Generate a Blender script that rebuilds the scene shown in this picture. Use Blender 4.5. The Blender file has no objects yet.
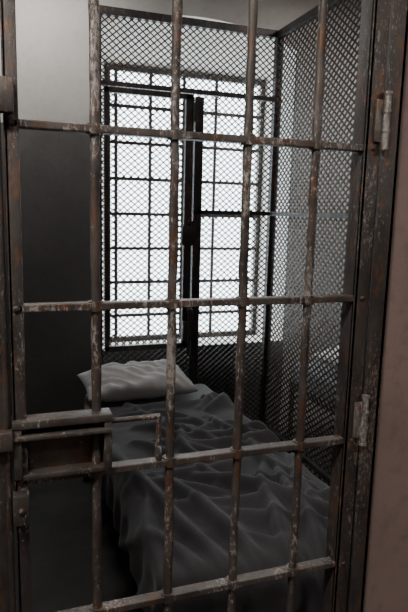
import bpy, bmesh, math, random
from mathutils import Vector, Matrix, noise
random.seed(4)
scene=bpy.context.scene
CZ=1.55
D=bpy.data
# ---------------------------------------------------------------- helpers
def link(o,parent=None):
    scene.collection.objects.link(o)
    if parent: o.parent=parent
    return o
def empty(name):
    e=D.objects.new(name,None); e.empty_display_size=.1
    return link(e)
class MB:
    def __init__(s): s.bm=bmesh.new()
    def box(s,x0,x1,y0,y1,z0,z1,bev=0.0):
        r=bmesh.ops.create_cube(s.bm,size=1)
        vs=r['verts']
        for v in vs:
            v.co=Vector(((x0+x1)/2+v.co.x*(x1-x0),(y0+y1)/2+v.co.y*(y1-y0),(z0+z1)/2+v.co.z*(z1-z0)))
        if bev>0:
            es=list({e for v in vs for e in v.link_edges})
            bmesh.ops.bevel(s.bm,geom=es,offset=bev,segments=2,affect='EDGES',profile=.5)
        return s
    def cyl(s,p0,p1,r,seg=16,r2=None,rings=1,wob=0):
        p0=Vector(p0);p1=Vector(p1);d=p1-p0;L=d.length
        q=d.to_track_quat('Z','Y').to_matrix()
        r2=r if r2 is None else r2
        loops=[]
        for k in range(rings+1):
            t=k/rings; c=p0+d*t; rr=r+(r2-r)*t
            lp=[]
            for i in range(seg):
                a=2*math.pi*i/seg
                w=1.0
                if wob: w=1+wob*noise.noise(Vector((c.x*7+math.cos(a)*.6,c.y*7+math.sin(a)*.6,c.z*22)))
                lp.append(s.bm.verts.new(c+q@Vector((math.cos(a)*rr*w,math.sin(a)*rr*w,0))))
            loops.append(lp)
        for k in range(rings):
            for i in range(seg):
                j=(i+1)%seg
                s.bm.faces.new((loops[k][i],loops[k][j],loops[k+1][j],loops[k+1][i]))
        s.bm.faces.new(loops[0][::-1]); s.bm.faces.new(loops[-1])
        return s
    def sph(s,c,r,sc=(1,1,1)):
        res=bmesh.ops.create_uvsphere(s.bm,u_segments=12,v_segments=8,radius=r)
        for v in res['verts']: v.co=Vector((c[0]+v.co.x*sc[0],c[1]+v.co.y*sc[1],c[2]+v.co.z*sc[2]))
        return s
    def poly(s,pts):
        return s.bm.faces.new([s.bm.verts.new(Vector(p)) for p in pts])
    def done(s,name,mat,parent=None,smooth=False):
        me=D.meshes.new(name)
        bmesh.ops.recalc_face_normals(s.bm,faces=s.bm.faces)
        s.bm.to_mesh(me); s.bm.free()
        me.materials.append(mat)
        if smooth:
            for p in me.polygons: p.use_smooth=True
            me.set_sharp_from_angle(angle=math.radians(40))
        return link(D.objects.new(name,me),parent)

# ---------------------------------------------------------------- materials
def base_mat(name):
    m=D.materials.new(name); m.use_nodes=True
    nt=m.node_tree; b=nt.nodes['Principled BSDF']
    tc=nt.nodes.new('ShaderNodeTexCoord')
    return m,nt,b,tc
def noise_n(nt,tc,scale,detail=6,rough=.6,vec=None):
    n=nt.nodes.new('ShaderNodeTexNoise'); n.inputs['Scale'].default_value=scale
    n.inputs['Detail'].default_value=detail; n.inputs['Roughness'].default_value=rough
    nt.links.new(vec if vec else tc.outputs['Object'],n.inputs['Vector']); return n
def ramp(nt,src,stops):
    r=nt.nodes.new('ShaderNodeValToRGB'); e=r.color_ramp.elements
    while len(e)<len(stops): e.new(.5)
    for el,(p,c) in zip(e,stops):
        el.position=p; el.color=(c,c,c,1) if not isinstance(c,(tuple,list)) else (*c,1)
    nt.links.new(src,r.inputs['Fac']); return r
def mix(nt,fac,a,b):
    m=nt.nodes.new('ShaderNodeMix'); m.data_type='RGBA'
    if hasattr(fac,'links'): nt.links.new(fac,m.inputs[0])
    else: m.inputs[0].default_value=fac
    for s,i in ((a,6),(b,7)):
        if hasattr(s,'links'): nt.links.new(s,m.inputs[i])
        else: m.inputs[i].default_value=(*s,1)
    return m.outputs[2]
def bump(nt,b,src,strength,dist=.002):
    n=nt.nodes.new('ShaderNodeBump'); n.inputs['Strength'].default_value=strength; n.inputs['Distance'].default_value=dist
    nt.links.new(src,n.inputs['Height']); nt.links.new(n.outputs[0],b.inputs['Normal'])
def mat_worn(name,c1,c2,chip,thr=.62,rough=.38,metal=.55,scale=1.0,stretch=(1,1,.45),rust=(.13,.062,.034)):
    m,nt,b,tc=base_mat(name)
    mp=nt.nodes.new('ShaderNodeMapping'); mp.inputs['Scale'].default_value=stretch
    nt.links.new(tc.outputs['Object'],mp.inputs['Vector']); V=mp.outputs[0]
    n1=noise_n(nt,tc,16*scale,6,.65,V); n2=noise_n(nt,tc,190*scale,8,.75,V); n3=noise_n(nt,tc,9*scale,3,.5,V)
    n4=noise_n(nt,tc,38*scale,7,.7,V)
    col=mix(nt,ramp(nt,n1.outputs[0],[(.38,0),(.62,1)]).outputs[0],c1,c2)
    col=mix(nt,ramp(nt,n4.outputs[0],[(.52,0),(.64,.8)]).outputs[0],col,rust)
    mt=nt.nodes.new('ShaderNodeMath'); mt.operation='MULTIPLY_ADD'
    nt.links.new(n3.outputs[0],mt.inputs[0]); mt.inputs[1].default_value=.55
    nt.links.new(n2.outputs[0],mt.inputs[2])
    fac=ramp(nt,mt.outputs[0],[(thr+.235,0),(thr+.30,.75)]).outputs[0]
    col=mix(nt,fac,col,chip)
    nt.links.new(col,b.inputs['Base Color'])
    b.inputs['Metallic'].default_value=metal
    r=ramp(nt,n2.outputs[0],[(.3,rough-.1),(.7,rough+.2)]); nt.links.new(r.outputs[0],b.inputs['Roughness'])
    bump(nt,b,mt.outputs[0],.9,.002)
    return m
def mat_plaster(name,c1,c2,scale=3,rough=.8,bs=.3,fine=.25):
    m,nt,b,tc=base_mat(name)
    n1=noise_n(nt,tc,scale,8,.6); n2=noise_n(nt,tc,60,5,.6); n3=noise_n(nt,tc,28,8,.75)
    col=mix(nt,ramp(nt,n1.outputs[0],[(.35,0),(.65,1)]).outputs[0],c1,c2)
    col=mix(nt,ramp(nt,n3.outputs[0],[(.5,0),(.72,fine*2)]).outputs[0],col,tuple(v*.6 for v in c1))
    nt.links.new(col,b.inputs['Base Color']); b.inputs['Roughness'].default_value=rough
    bump(nt,b,n2.outputs[0],bs,.002)
    return m
def mat_fabric(name,c1,c2,weave=500,rough=.85,sheen=.3,bs=.25,spec=.5):
    m,nt,b,tc=base_mat(name)
    n1=noise_n(nt,tc,5,5,.6); n2=noise_n(nt,tc,weave,2,.5)
    col=mix(nt,n1.outputs[0],c1,c2); col=mix(nt,ramp(nt,n2.outputs[0],[(.3,0),(.7,.35)]).outputs[0],col,tuple(x*1.9 for x in c2))
    nt.links.new(col,b.inputs['Base Color']); b.inputs['Roughness'].default_value=rough
    b.inputs['Sheen Weight'].default_value=sheen
    b.inputs['Specular IOR Level'].default_value=spec
    bump(nt,b,n2.outputs[0],bs,.001)
    return m
M_bar=mat_worn('worn_bar_paint',(.052,.043,.038),(.12,.101,.089),(.46,.42,.38),thr=.60,metal=.5,rough=.35)
M_frame=mat_worn('worn_frame_paint',(.038,.032,.029),(.072,.062,.056),(.28,.25,.225),thr=.63,metal=.4)
M_lock=mat_worn('lock_plate_steel',(.054,.046,.041),(.105,.09,.08),(.36,.325,.30),thr=.62,metal=.5,scale=.8)
M_hinge=mat_worn('hinge_steel',(.16,.148,.135),(.27,.25,.23),(.53,.49,.45),thr=.6,metal=.6)
M_mesh=mat_worn('mesh_dark_steel',(.022,.021,.021),(.040,.038,.037),(.16,.15,.145),thr=.66,metal=.3)
M_wfront=mat_plaster('brown_painted_wall',(.165,.115,.10),(.22,.157,.138),2.2,.6)
M_wlight=mat_plaster('upper_wall_plaster',(.52,.50,.475),(.60,.58,.555),2,fine=.15)
M_wdark=mat_plaster('lower_wall_grey_paint',(.094,.090,.088),(.128,.123,.120),2,.6)
M_nwall=mat_plaster('neighbour_wall_beige',(.34,.295,.27),(.42,.365,.335),2)
M_ceil=mat_plaster('ceiling_plaster',(.35,.34,.33),(.42,.41,.40),2)
M_floor=mat_plaster('concrete_floor',(.03,.029,.028),(.055,.053,.051),4,.55)
M_reveal=mat_plaster('window_reveal_plaster',(.78,.74,.69),(.85,.81,.77),3,fine=.1)
M_blanket=mat_fabric('blanket_wool',(.037,.036,.038),(.057,.056,.059),rough=.85,sheen=.12,spec=.25)
M_pillow=mat_fabric('pillow_cotton',(.31,.307,.30),(.41,.405,.40),weave=350)
M_matt=mat_fabric('mattress_ticking',(.05,.05,.05),(.08,.08,.08))

# ---------------------------------------------------------------- room shell
XL,XR=-.5,2.75
YD=1.0
YB=3.42
YW=3.92
ZC=2.95
def wall(name,mat,*b): return MB().box(*b).done(name,mat)
wall('floor',M_floor,-3,4,-1.9,4.2,-.1,0)
wall('ceiling',M_ceil,-3,4,-1.9,4.2,ZC,ZC+.1)
wall('wall_left',M_wdark,XL-.1,XL,1.1,YW,0,ZC)
wall('wall_right',M_nwall,XR,XR+.1,1.1,YW,0,ZC)
m=MB(); m.box(-3,-.039,.99,1.09,0,ZC).box(.758,4,.99,1.09,0,ZC).box(-.039,.758,.99,1.09,2.222,ZC)
m.done('wall_front',M_wfront)
wall('wall_corridor',M_wfront,-3,4,-2,-1.9,0,ZC)
wall('wall_corridor_end',M_wfront,-3.1,-3,-1.9,1,0,ZC)
wall('wall_corridor_end.001',M_wfront,4,4.1,-1.9,1,0,ZC)
# back wall w/ window opening, splayed & arched reveal
wx0,wx1=.53,1.80; wz0=CZ-.86; wspring=CZ+1.02
wallb=empty('wall_back')
def arch(x0,x1,zs,rise,n=14):
    pts=[]
    for i in range(n+1):
        t=i/n; x=x1+(x0-x1)*t
        pts.append((x,zs+rise*math.sin(math.pi*t)**.8 if 0<t<1 else zs))
    return pts
ZWT=CZ+.93
fr=[(wx0,wz0),(wx1,wz0)]+arch(wx0,wx1,wspring,.12)
bk=[(wx0+.13,wz0-.06),(wx1-.0,wz0-.06)]+arch(wx0+.13,wx1-.0,ZWT,.0)
m=MB()
T=ZC
zsplit=CZ+.455
m.box(XL,wx0,YB,YB+.02,zsplit,T); m.box(wx1,XR,YB,YB+.02,0,T)
top=fr[2:]
for a,b in zip(top[:-1],top[1:]):
    m.poly([(a[0],YB,a[1]),(b[0],YB,b[1]),(b[0],YB,T),(a[0],YB,T)])
m.done('upper_plaster',M_wlight,wallb)
m=MB(); m.box(XL,wx0,YB-.012,YB+.02,0,zsplit); m.box(wx0,wx1,YB-.002,YB+.02,0,wz0)
m.done('lower_paint',M_wdark,wallb)
m=MB(); n=len(fr)
for i in range(n):
    j=(i+1)%n
    m.poly([(fr[i][0],YB,fr[i][1]),(fr[j][0],YB,fr[j][1]),(bk[j][0],YW,bk[j][1]),(bk[i][0],YW,bk[i][1])])
m.done('window_reveal',M_reveal,wallb)
m=MB(); m.box(XL,wx0+.13,YW,YW+.1,0,T).box(wx1,XR+.1,YW,YW+.1,0,T).box(wx0,wx1,YW,YW+.1,0,wz0-.06)
m.box(wx0+.13,wx1,YW,YW+.1,ZWT,T)
m.done('outer_masonry',M_reveal,wallb)
# window grille
win=empty('window_1')
m=MB()
gx0,gx1=wx0+.13,wx1; gz0,gz1=wz0-.06,ZWT
m.box(gx0,gx0+.03,YW-.04,YW,gz0,gz1).box(gx1-.03,gx1,YW-.04,YW,gz0,gz1)
m.box(gx0+.03,gx1-.03,YW-.04,YW,gz0,gz0+.04).box(gx0+.03,gx1-.03,YW-.04,YW,gz1-.03,gz1)
m.done('frame',M_frame,win)
m=MB()
k=gx0+.07
while k<gx1: 
    m.cyl((k,YW-.02,gz0),(k,YW-.02,gz1-.01),.012,8); k+=.235
k=gz0+.19
while k<gz1-.05:
    m.box(gx0,gx1,YW-.032,YW-.02,k-.011,k+.011); k+=.235
m.done('grille_bars',M_frame,win)

# ---------------------------------------------------------------- expanded metal mesh
def lattice(m,O,U,V,W,H,dw,dh,wd,th):
    O=Vector(O);U=Vector(U);V=Vector(V);N=U.cross(V)
    s=dh/dw
    for sg in (1,-1):
        c=-s*W if sg>0 else 0
        cend=H if sg>0 else H+s*W
        k=math.ceil(c/dh)*dh
        while k<cend:
            u0,u1=0,W
            a=(0-k)/(sg*s); b=(H-k)/(sg*s)
            lo,hi=min(a,b),max(a,b)
            u0=max(u0,lo);u1=min(u1,hi)
            if u1-u0>.004:
                p0=O+U*u0+V*(sg*s*u0+k); p1=O+U*u1+V*(sg*s*u1+k)
                d=(p1-p0).normalized(); t=N.cross(d)*wd/2; nn=N*th/2
                off=N*(.0015*sg)
                vs=[m.bm.verts.new(p+off+t*i+nn*j) for p in (p0,p1) for i,j in ((-1,-1),(1,-1),(1,1),(-1,1))]
                for f in ((0,1,5,4),(1,2,6,5),(2,3,7,6),(3,0,4,7)):
                    m.bm.faces.new([vs[i] for i in f])
            k+=dh
YM=3.2; XP=1.56; ZT=CZ+1.03
scr=empty('mesh_screen')
m=MB(); lattice(m,(.5,YM,.02),(1,0,0),(0,0,1),XP-.5,ZT-.02,.041,.034,.0070,.003)
m.done('window_mesh',M_mesh,scr)
m=MB(); lattice(m,(XP,YM,.02),(0,-1,0),(0,0,1),YM-1.12,ZT-.02,.048,.036,.009,.004)
m.done('side_mesh',M_mesh,scr)
m=MB()
m.box(XP-.022,XP+.022,YM-.022,YM+.022,0,ZT+.02,.003)            # corner post
m.box(.49,.52,YM-.015,YM+.015,0,ZT,.002)
m.box(.49,XP,YM-.018,YM+.018,ZT-.02,ZT+.02,.002)
m.box(XP-.018,XP+.018,1.12,YM,ZT-.02,ZT+.02,.002)
m.box(1.06,XP,YM-.03,YM-.006,CZ-.012,CZ+.012,.002)
m.box(XP-.03,XP-.006,1.12,YM,CZ-.012,CZ+.012,.002)
m.box(XP-.03,XP-.006,1.12,YM,.2,.23,.002)
m.box(XP-.02,XP+.02,1.1,1.14,0,ZT,.002)
m.box(1.045,1.095,YM-.03,YM+.02,0,CZ+.64,.003)
m.box(.52,XP,YM-.02,YM+.01,CZ+.655,CZ+.68,.002)
m.done('posts_and_rails',M_mesh,scr)
gate=empty('mesh_gate')
m=MB(); zt,zb=CZ+.645,CZ-.80
m.box(.53,.555,YM-.045,YM-.015,zb,zt,.002).box(.985,1.03,YM-.045,YM-.015,zb,zt,.003)
m.box(.53,1.03,YM-.045,YM-.015,zt-.028,zt,.002).box(.53,1.03,YM-.045,YM-.015,zb,zb+.03,.002)
m.done('gate_frame',M_mesh,gate)
m=MB()
for z in (CZ+.55,CZ-.1,CZ-.62):
    m.cyl((1.036,YM-.05,z-.05),(1.036,YM-.05,z+.05),.012,10)
m.box(.97,1.05,YM-.06,YM-.044,CZ-.19,CZ-.08,.003)
# drop bolt at the foot of the gate
m.box(.985,1.075,YM-.062,YM-.044,CZ-.76,CZ-.64,.003)
m.cyl((1.02,YM-.066,CZ-.84),(1.02,YM-.066,CZ-.58),.010,10).sph((1.02,YM-.066,CZ-.57),.018)
m.done('gate_hardware',M_mesh,gate,True)

# ---------------------------------------------------------------- cell door
door=empty('cell_door')
bx=[.151,.292,.433,.575]
cross=[.433,.133,-.168,-.477,-.767,-1.07,-1.38]
m=MB()
for i,x in enumerate(bx):
    m.cyl((x,YD,.08),(x,YD,2.14),.0086,18,rings=260,wob=.22)
m.done('vertical_bars',M_bar,door,True)
m=MB()
for z in cross:
    z+=CZ
    m.box(.012,.690,YD-.012,YD+.012,z-.0065,z+.0065,.0018)
m.box(.010,.690,YD-.012,YD+.012,2.13,2.16,.002)
m.box(.010,.690,YD-.012,YD+.012,.06,.09,.002)
m.done('cross_bars',M_bar,door)
m=MB()
for z in cross:
    for x in bx:
        m.cyl((x,YD,CZ+z-.0085),(x,YD,CZ+z+.0085),.0140,20)
m.done('bar_collars',M_bar,door,True)
m=MB()
m.box(.006,.029,YD-.012,YD+.006,.05,2.17,.002)
m.box(.006,.012,YD-.012,YD+.03,.05,2.17,.001)
m.box(.676,.712,YD-.014,YD-.006,.05,2.17,.002)
m.box(.676,.684,YD-.014,YD+.03,.05,2.17,.001)
for z in cross:
    for xx in (.0175,.695):
        m.sph((xx,YD-.013,CZ+z),.006,(1,.6,1))
m.done('stiles',M_frame,door,True)
# lock box
m=MB()
zl,zh=CZ-.468,CZ-.366
m.box(.012,.172,YD+.004,YD+.010,zl,zh,.001)
m.box(.004,.176,YD-.026,YD+.012,zh-.010,zh+.004,.002)
m.box(.004,.176,YD-.030,YD+.012,zh-.030,zh-.022,.002)
m.box(.162,.176,YD-.024,YD+.012,zl,zh,.002)
m.box(.006,.020,YD-.024,YD+.012,zl,zh,.002)
m.box(.012,.172,YD-.022,YD+.012,zl-.004,zl+.006,.002)
for xx in (.035,.15):
    for zz in (zl+.02,zh-.04): m.sph((xx,YD+.003,zz),.005,(1,.6,1))
m.sph((.09,YD-.028,zh-.026),.006,(1,.6,1))
m.done('lock_box',M_lock,door,True)
m=MB()
m.cyl((.165,YD-.004,CZ-.383),(.268,YD-.004,CZ-.383),.005,12)
m.sph((.268,YD-.004,CZ-.383),.0056)
m.cyl((.268,YD-.004,CZ-.383),(.268,YD-.004,CZ-.452),.005,12)
m.box(.262,.274,YD-.012,YD+.004,CZ-.47,CZ-.44,.002)
m.done('sliding_bolt',M_bar,door,True)
m=MB()
for z in (CZ+.185,CZ-.43):
    m.cyl((.716,YD-.022,z-.052),(.716,YD-.022,z+.052),.0072,14)
    for k in (-.052,-.018,.018,.052):
        m.cyl((.716,YD-.022,z+k-.003),(.716,YD-.022,z+k+.003),.009,14)
    m.box(.694,.716,YD-.019,YD-.014,z-.04,z+.04,.001)
m.done('hinges',M_hinge,door,True)

frame=empty('door_frame')
m=MB()
m.box(.720,.757,YD-.016,YD-.004,0,2.22,.002)
m.box(.748,.757,YD-.016,YD+.10,0,2.22,.001)
m.box(-.038,-.008,YD-.018,YD-.006,0,2.22,.002)
m.box(-.038,-.030,YD-.018,YD+.10,0,2.22,.001)
m.box(-.035,.757,YD-.018,YD+.02,2.18,2.22,.002)
m.cyl((-.004,YD-.014,0.01),(-.004,YD-.014,2.18),.006,12)
m.done('frame_angle',M_frame,frame,True)
m=MB()
m.box(-.050,.022,YD-.034,YD-.012,CZ+.145,CZ+.198,.003)
m.sph((-.01,YD-.036,CZ+.17),.006,(1,.6,1))
m.box(.002,.030,YD-.036,YD-.012,CZ-.548,CZ-.492,.003)
m.sph((.016,YD-.037,CZ-.52),.006,(1,.6,1))
m.box(-.03,.006,YD-.034,YD-.014,CZ-.41,CZ-.375,.003)
m.done('strike_brackets',M_lock,frame,True)

# ---------------------------------------------------------------- bed
BX0,BX1,BY0,BY1,BT=.40,1.13,1.36,3.13,.55
def make_bed(x0,x1,y0,y1,t,suffix=''):
    bed=empty('prison_bed'+suffix)
    m=MB()
    m.box(x0-.01,x0+.02,y0,y1,t-.19,t-.14,.002).box(x1-.02,x1+.01,y0,y1,t-.19,t-.14,.002)
    m.box(x0,x1,y0-.01,y0+.02,t-.19,t-.14,.002).box(x0,x1,y1-.02,y1+.01,t-.19,t-.14,.002)
    for xx in (x0+.01,x1-.01):
        for yy in (y0+.01,y1-.01):
            m.cyl((xx,yy,0),(xx,yy,t-.14),.018,12)
    k=y0+.12
    while k<y1-.05:
        m.box(x0,x1,k-.012,k+.012,t-.165,t-.16); k+=.14
    m.done('bed_frame',M_frame,bed,True)
    m=MB(); m.box(x0,x1,y0,y1,t-.155,t-.012,.035)
    m.done('mattress',M_matt,bed,True)
    return bed
bed=make_bed(BX0,BX1,BY0,BY1,BT)
make_bed(1.75,2.45,1.5,3.2,.62,'.001')

def pillow(name,c,lx,ly,h,rot,seed):
    nx,ny=60,36; bm=bmesh.new()
    grid={}
    for side in (1,-1):
        for i in range(nx+1):
            for j in range(ny+1):
                u=-1+2*i/nx; v=-1+2*j/ny
                edge=(i in(0,nx)) or (j in (0,ny))
                if side==-1 and edge: grid[(side,i,j)]=grid[(1,i,j)]; continue
                t=((1-abs(u)**3)*(1-abs(v)**2.6))**.5 if not edge else 0
                cx=1-.06*(math.cos(v*math.pi/2))*abs(u)**3
                cy=1-.08*(math.cos(u*math.pi/2))*abs(v)**3
                x=u*lx/2*cx; y=v*ly/2*cy
                P=Vector((x*6+seed,y*9,side*3))
                w=noise.noise(P)*.4+noise.noise(P*2.3)*.2
                ed=(1-t)
                rid=(1-abs(noise.noise(Vector((x*16+seed,y*5,side)))*2))*.2*ed-abs(noise.noise(Vector((x*11+y*15+seed,y*6,side))))*.8
                z=side*h/2*t*(1.08+w+rid)*(1.0 if side>0 else .55)
                grid[(side,i,j)]=bm.verts.new((x,y,z))
    for side in (1,-1):
        for i in range(nx):
            for j in range(ny):
                f=[grid[(side,i,j)],grid[(side,i+1,j)],grid[(side,i+1,j+1)],grid[(side,i,j+1)]]
                if side<0: f=f[::-1]
                try: bm.faces.new(f)
                except ValueError: pass
    me=D.meshes.new(name); bm.to_mesh(me); bm.free(); me.materials.append(M_pillow)
    for p in me.polygons: p.use_smooth=True
    o=D.objects.new(name,me); o.location=c; o.rotation_euler=rot
    return link(o)
pillow('pillow',(.67,2.96,BT+.066),.60,.34,.18,(math.radians(8),0,math.radians(3)),1.3)
pillow('pillow.001',(2.08,2.8,.69),.6,.42,.17,(0,0,0),5.3)

# blanket: rumpled cloth draped over the bed
def make_blanket():
    hx0,hx1,hy0,yend=.17,.20,.22,2.78
    rnd=random.Random(23)
    folds=[]
    def fold(px,py,ang,L,wd,h,curv):
        pts=[];n=16
        for k in range(n+1):
            pts.append((px,py)); px+=math.cos(ang)*L/n; py+=math.sin(ang)*L/n; ang+=curv/n
        xs=[p[0] for p in pts]; ys=[p[1] for p in pts]; r=wd*3.2
        folds.append((pts,wd,h*1.45,(min(xs)-r,max(xs)+r,min(ys)-r,max(ys)+r)))
    for k in range(9):
        fold(.34+.09*k+rnd.uniform(-.03,.03),1.15+rnd.uniform(0,.15),1.75+rnd.uniform(-.3,.3),rnd.uniform(.7,1.1),rnd.uniform(.022,.034),rnd.uniform(.030,.055),rnd.uniform(-.9,1.3))
    for k in range(11):
        fold(rnd.uniform(.35,.8),rnd.uniform(1.5,2.3),rnd.uniform(-.9,-.1),rnd.uniform(.35,.7),rnd.uniform(.018,.028),rnd.uniform(.022,.045),rnd.uniform(-1.8,1.8))
    for k in range(9):
        fold(rnd.uniform(.75,1.2),rnd.uniform(1.35,2.2),rnd.uniform(1.9,2.9),rnd.uniform(.3,.6),rnd.uniform(.016,.026),rnd.uniform(.020,.042),rnd.uniform(-2,2))
    for k in range(9):
        fold(rnd.uniform(.4,1.1),rnd.uniform(2.1,2.7),rnd.uniform(0,3.1),rnd.uniform(.2,.5),rnd.uniform(.016,.024),rnd.uniform(.012,.026),rnd.uniform(-1.5,1.5))
    fold(.45,2.68,.05,.65,.022,.022,.2); fold(.95,2.62,.5,.25,.03,.04,.3)
    def H(x,y):
        s=0
        for pts,wd,h,bb in folds:
            if not(bb[0]<x<bb[1] and bb[2]<y<bb[3]): continue
            best=9;bt=0;sd=1
            for k in range(len(pts)-1):
                ax,ay=pts[k];bx_,by_=pts[k+1]
                dx,dy=bx_-ax,by_-ay
                t=((x-ax)*dx+(y-ay)*dy)/(dx*dx+dy*dy); t=max(0,min(1,t))
                ex,ey=x-ax-dx*t,y-ay-dy*t
                d=math.hypot(ex,ey)
                if d<best: best=d;bt=(k+t)/(len(pts)-1);sd=1 if dx*ey-dy*ex>0 else -1
            if best<wd*3.2:
                w2=wd*(.62 if sd>0 else 1.25)
                v=h*math.exp(-(best/w2)**1.7)*math.sin(math.pi*min(1,max(0,bt)))**.5
                s=(s**3+v**3)**(1/3)
        return s
    step=.0085
    X0,X1,Y0,Y1=BX0-hx0,BX1+hx1,BY0-hy0,yend
    nx=int((X1-X0)/step); ny=int((Y1-Y0)/step)
    R_=.035
    def wrap(e):
        L=R_*math.pi/2
        if e<=0: return 0,0
        if e<L:
            a=e/R_; return R_*math.sin(a),R_*(1-math.cos(a))
        return R_,R_+(e-L)
    bm=bmesh.new(); g=[]
    for j in range(ny+1):
        row=[]
        for i in range(nx+1):
            x=X0+(X1-X0)*i/nx; y=Y0+(Y1-Y0)*j/ny
            xe=max(0,x-(BX1-R_)); xw=max(0,(BX0+R_)-x); ye=max(0,(BY0+R_)-y)
            wx=.05*noise.noise(Vector((x*2.6,y*2.6,1))); wy=.05*noise.noise(Vector((x*2.6,y*2.6,5)))
            h=H(x+wx,y+wy)+.010*noise.noise(Vector((x*5,y*5,2)))+.010
            h+=.0035*(1-abs(noise.noise(Vector((x*14+wx*40,y*11,4))))*2)
            side=xe-xw
            a=abs(side); 
            if a>0 and ye>0:
                e=math.hypot(a,ye); o_,dn=wrap(e); ox=o_*a/e; oy=o_*ye/e
            elif a>0: o_,dn=wrap(a); ox=o_;oy=0
            else: o_,dn=wrap(ye); ox=0;oy=o_
            px=min(max(x,BX0+R_),BX1-R_)+math.copysign(ox,side if side else 1)*(1 if a>0 else 0)
            py=max(y,BY0+R_)-oy
            t=min(1,dn/(R_*1.2))
            nz=1-t
            if a+ye>0:
                nxn=math.copysign(1,side)*a/(math.hypot(a,ye)) if a>0 else 0; nyn=-ye/math.hypot(a,ye)
            else: nxn=nyn=0
            flare=.10*max(0,dn-R_)
            if side<0: flare=0
            hem=.03*noise.noise(Vector((x*2+y*3,3,3)))*t
            rip=.016*t*min(1,dn/.12)*(math.sin(y*38+3*noise.noise(Vector((y*3,1,1)))) if a>ye else math.sin(x*36+2*noise.noise(Vector((x*3,1,1)))))
            hh=h*(1-(.35 if side>=0 else .65)*t)+rip*(1 if side>=0 else .6)+.014*t+flare
            row.append(bm.verts.new((px+nxn*t*hh-.28*h*nz,py+nyn*t*hh,BT-.012-dn+h*nz+hem)))
        g.append(row)
    for j in range(ny):
        for i in range(nx):
            bm.faces.new((g[j][i],g[j][i+1],g[j+1][i+1],g[j+1][i]))
    for _ in range(2): bmesh.ops.smooth_vert(bm,verts=bm.verts,factor=.5,use_axis_x=True,use_axis_y=True,use_axis_z=True)
    me=D.meshes.new('blanket'); bm.to_mesh(me); bm.free()
    me.materials.append(M_blanket)
    for p in me.polygons: p.use_smooth=True
    o=link(D.objects.new('blanket',me))
    so=o.modifiers.new('t','SOLIDIFY'); so.thickness=.004; so.offset=1
make_blanket()

# ---------------------------------------------------------------- lights
w=D.worlds.new('World'); scene.world=w; w.use_nodes=True
bg=w.node_tree.nodes['Background']; bg.inputs[0].default_value=(.84,.94,1,1); bg.inputs[1].default_value=8.5
pl=D.lights.new('window_portal','AREA'); pl.shape='RECTANGLE'; pl.size=1.4; pl.size_y=2.0; pl.cycles.is_portal=True
po=link(D.objects.new('window_portal',pl)); po.location=((gx0+gx1)/2,YW+.11,(gz0+gz1)/2); po.rotation_euler=(-math.pi/2,0,0)
def fill_light(name,loc,sx,sy,power,col):  # unseen area light in an added ceiling box, used as fill
    fx=empty(name); x,y,z=loc
    m=MB(); m.box(x-sx/2-.03,x+sx/2+.03,y-sy/2-.03,y+sy/2+.03,z,ZC,.006); m.done('fill_housing',M_hinge,fx)
    l=D.lights.new(name+'_area','AREA'); l.shape='RECTANGLE'; l.size=sx; l.size_y=sy; l.energy=power; l.color=col
    o=link(D.objects.new('area_fill',l),fx); o.location=(x,y,z-.005)
fill_light('corridor_fill',(-.75,.1,ZC-.06),1.0,.25,68,(1,.95,.90))  # added fill for the door and bars, out of view
fill_light('corridor_fill.001',(2.2,-.6,ZC-.06),1.2,.25,34,(1,.94,.89))  # second added corridor fill, unseen, for the brown wall on the right
fill_light('cell_fill',(.15,2.95,ZC-.06),.5,.16,12,(1,.96,.92))  # added, not a known fixture: brightens the upper back wall and window reveal
fill_light('cell_fill.001',(2.15,2.2,ZC-.06),.6,.2,24,(1,.94,.89))  # added fill to brighten the neighbouring cell, never in view

# ---------------------------------------------------------------- camera
f=569.0
U=Vector((87,3449,569)).normalized()
a=-202.0; yv=(569*569-87*a)/3449
Y=Vector((a,yv,-569)).normalized(); X=Y.cross(U).normalized()
R=Matrix(((X.x,X.y,X.z),(Y.x,Y.y,Y.z),(U.x,U.y,U.z)))
cam=D.cameras.new('camera'); co=link(D.objects.new('camera',cam))
cam.sensor_fit='VERTICAL'; cam.sensor_height=36; cam.lens=f*36/612; cam.clip_start=.02
co.matrix_world=Matrix.Translation((0,0,CZ))@R.to_4x4()
scene.camera=co
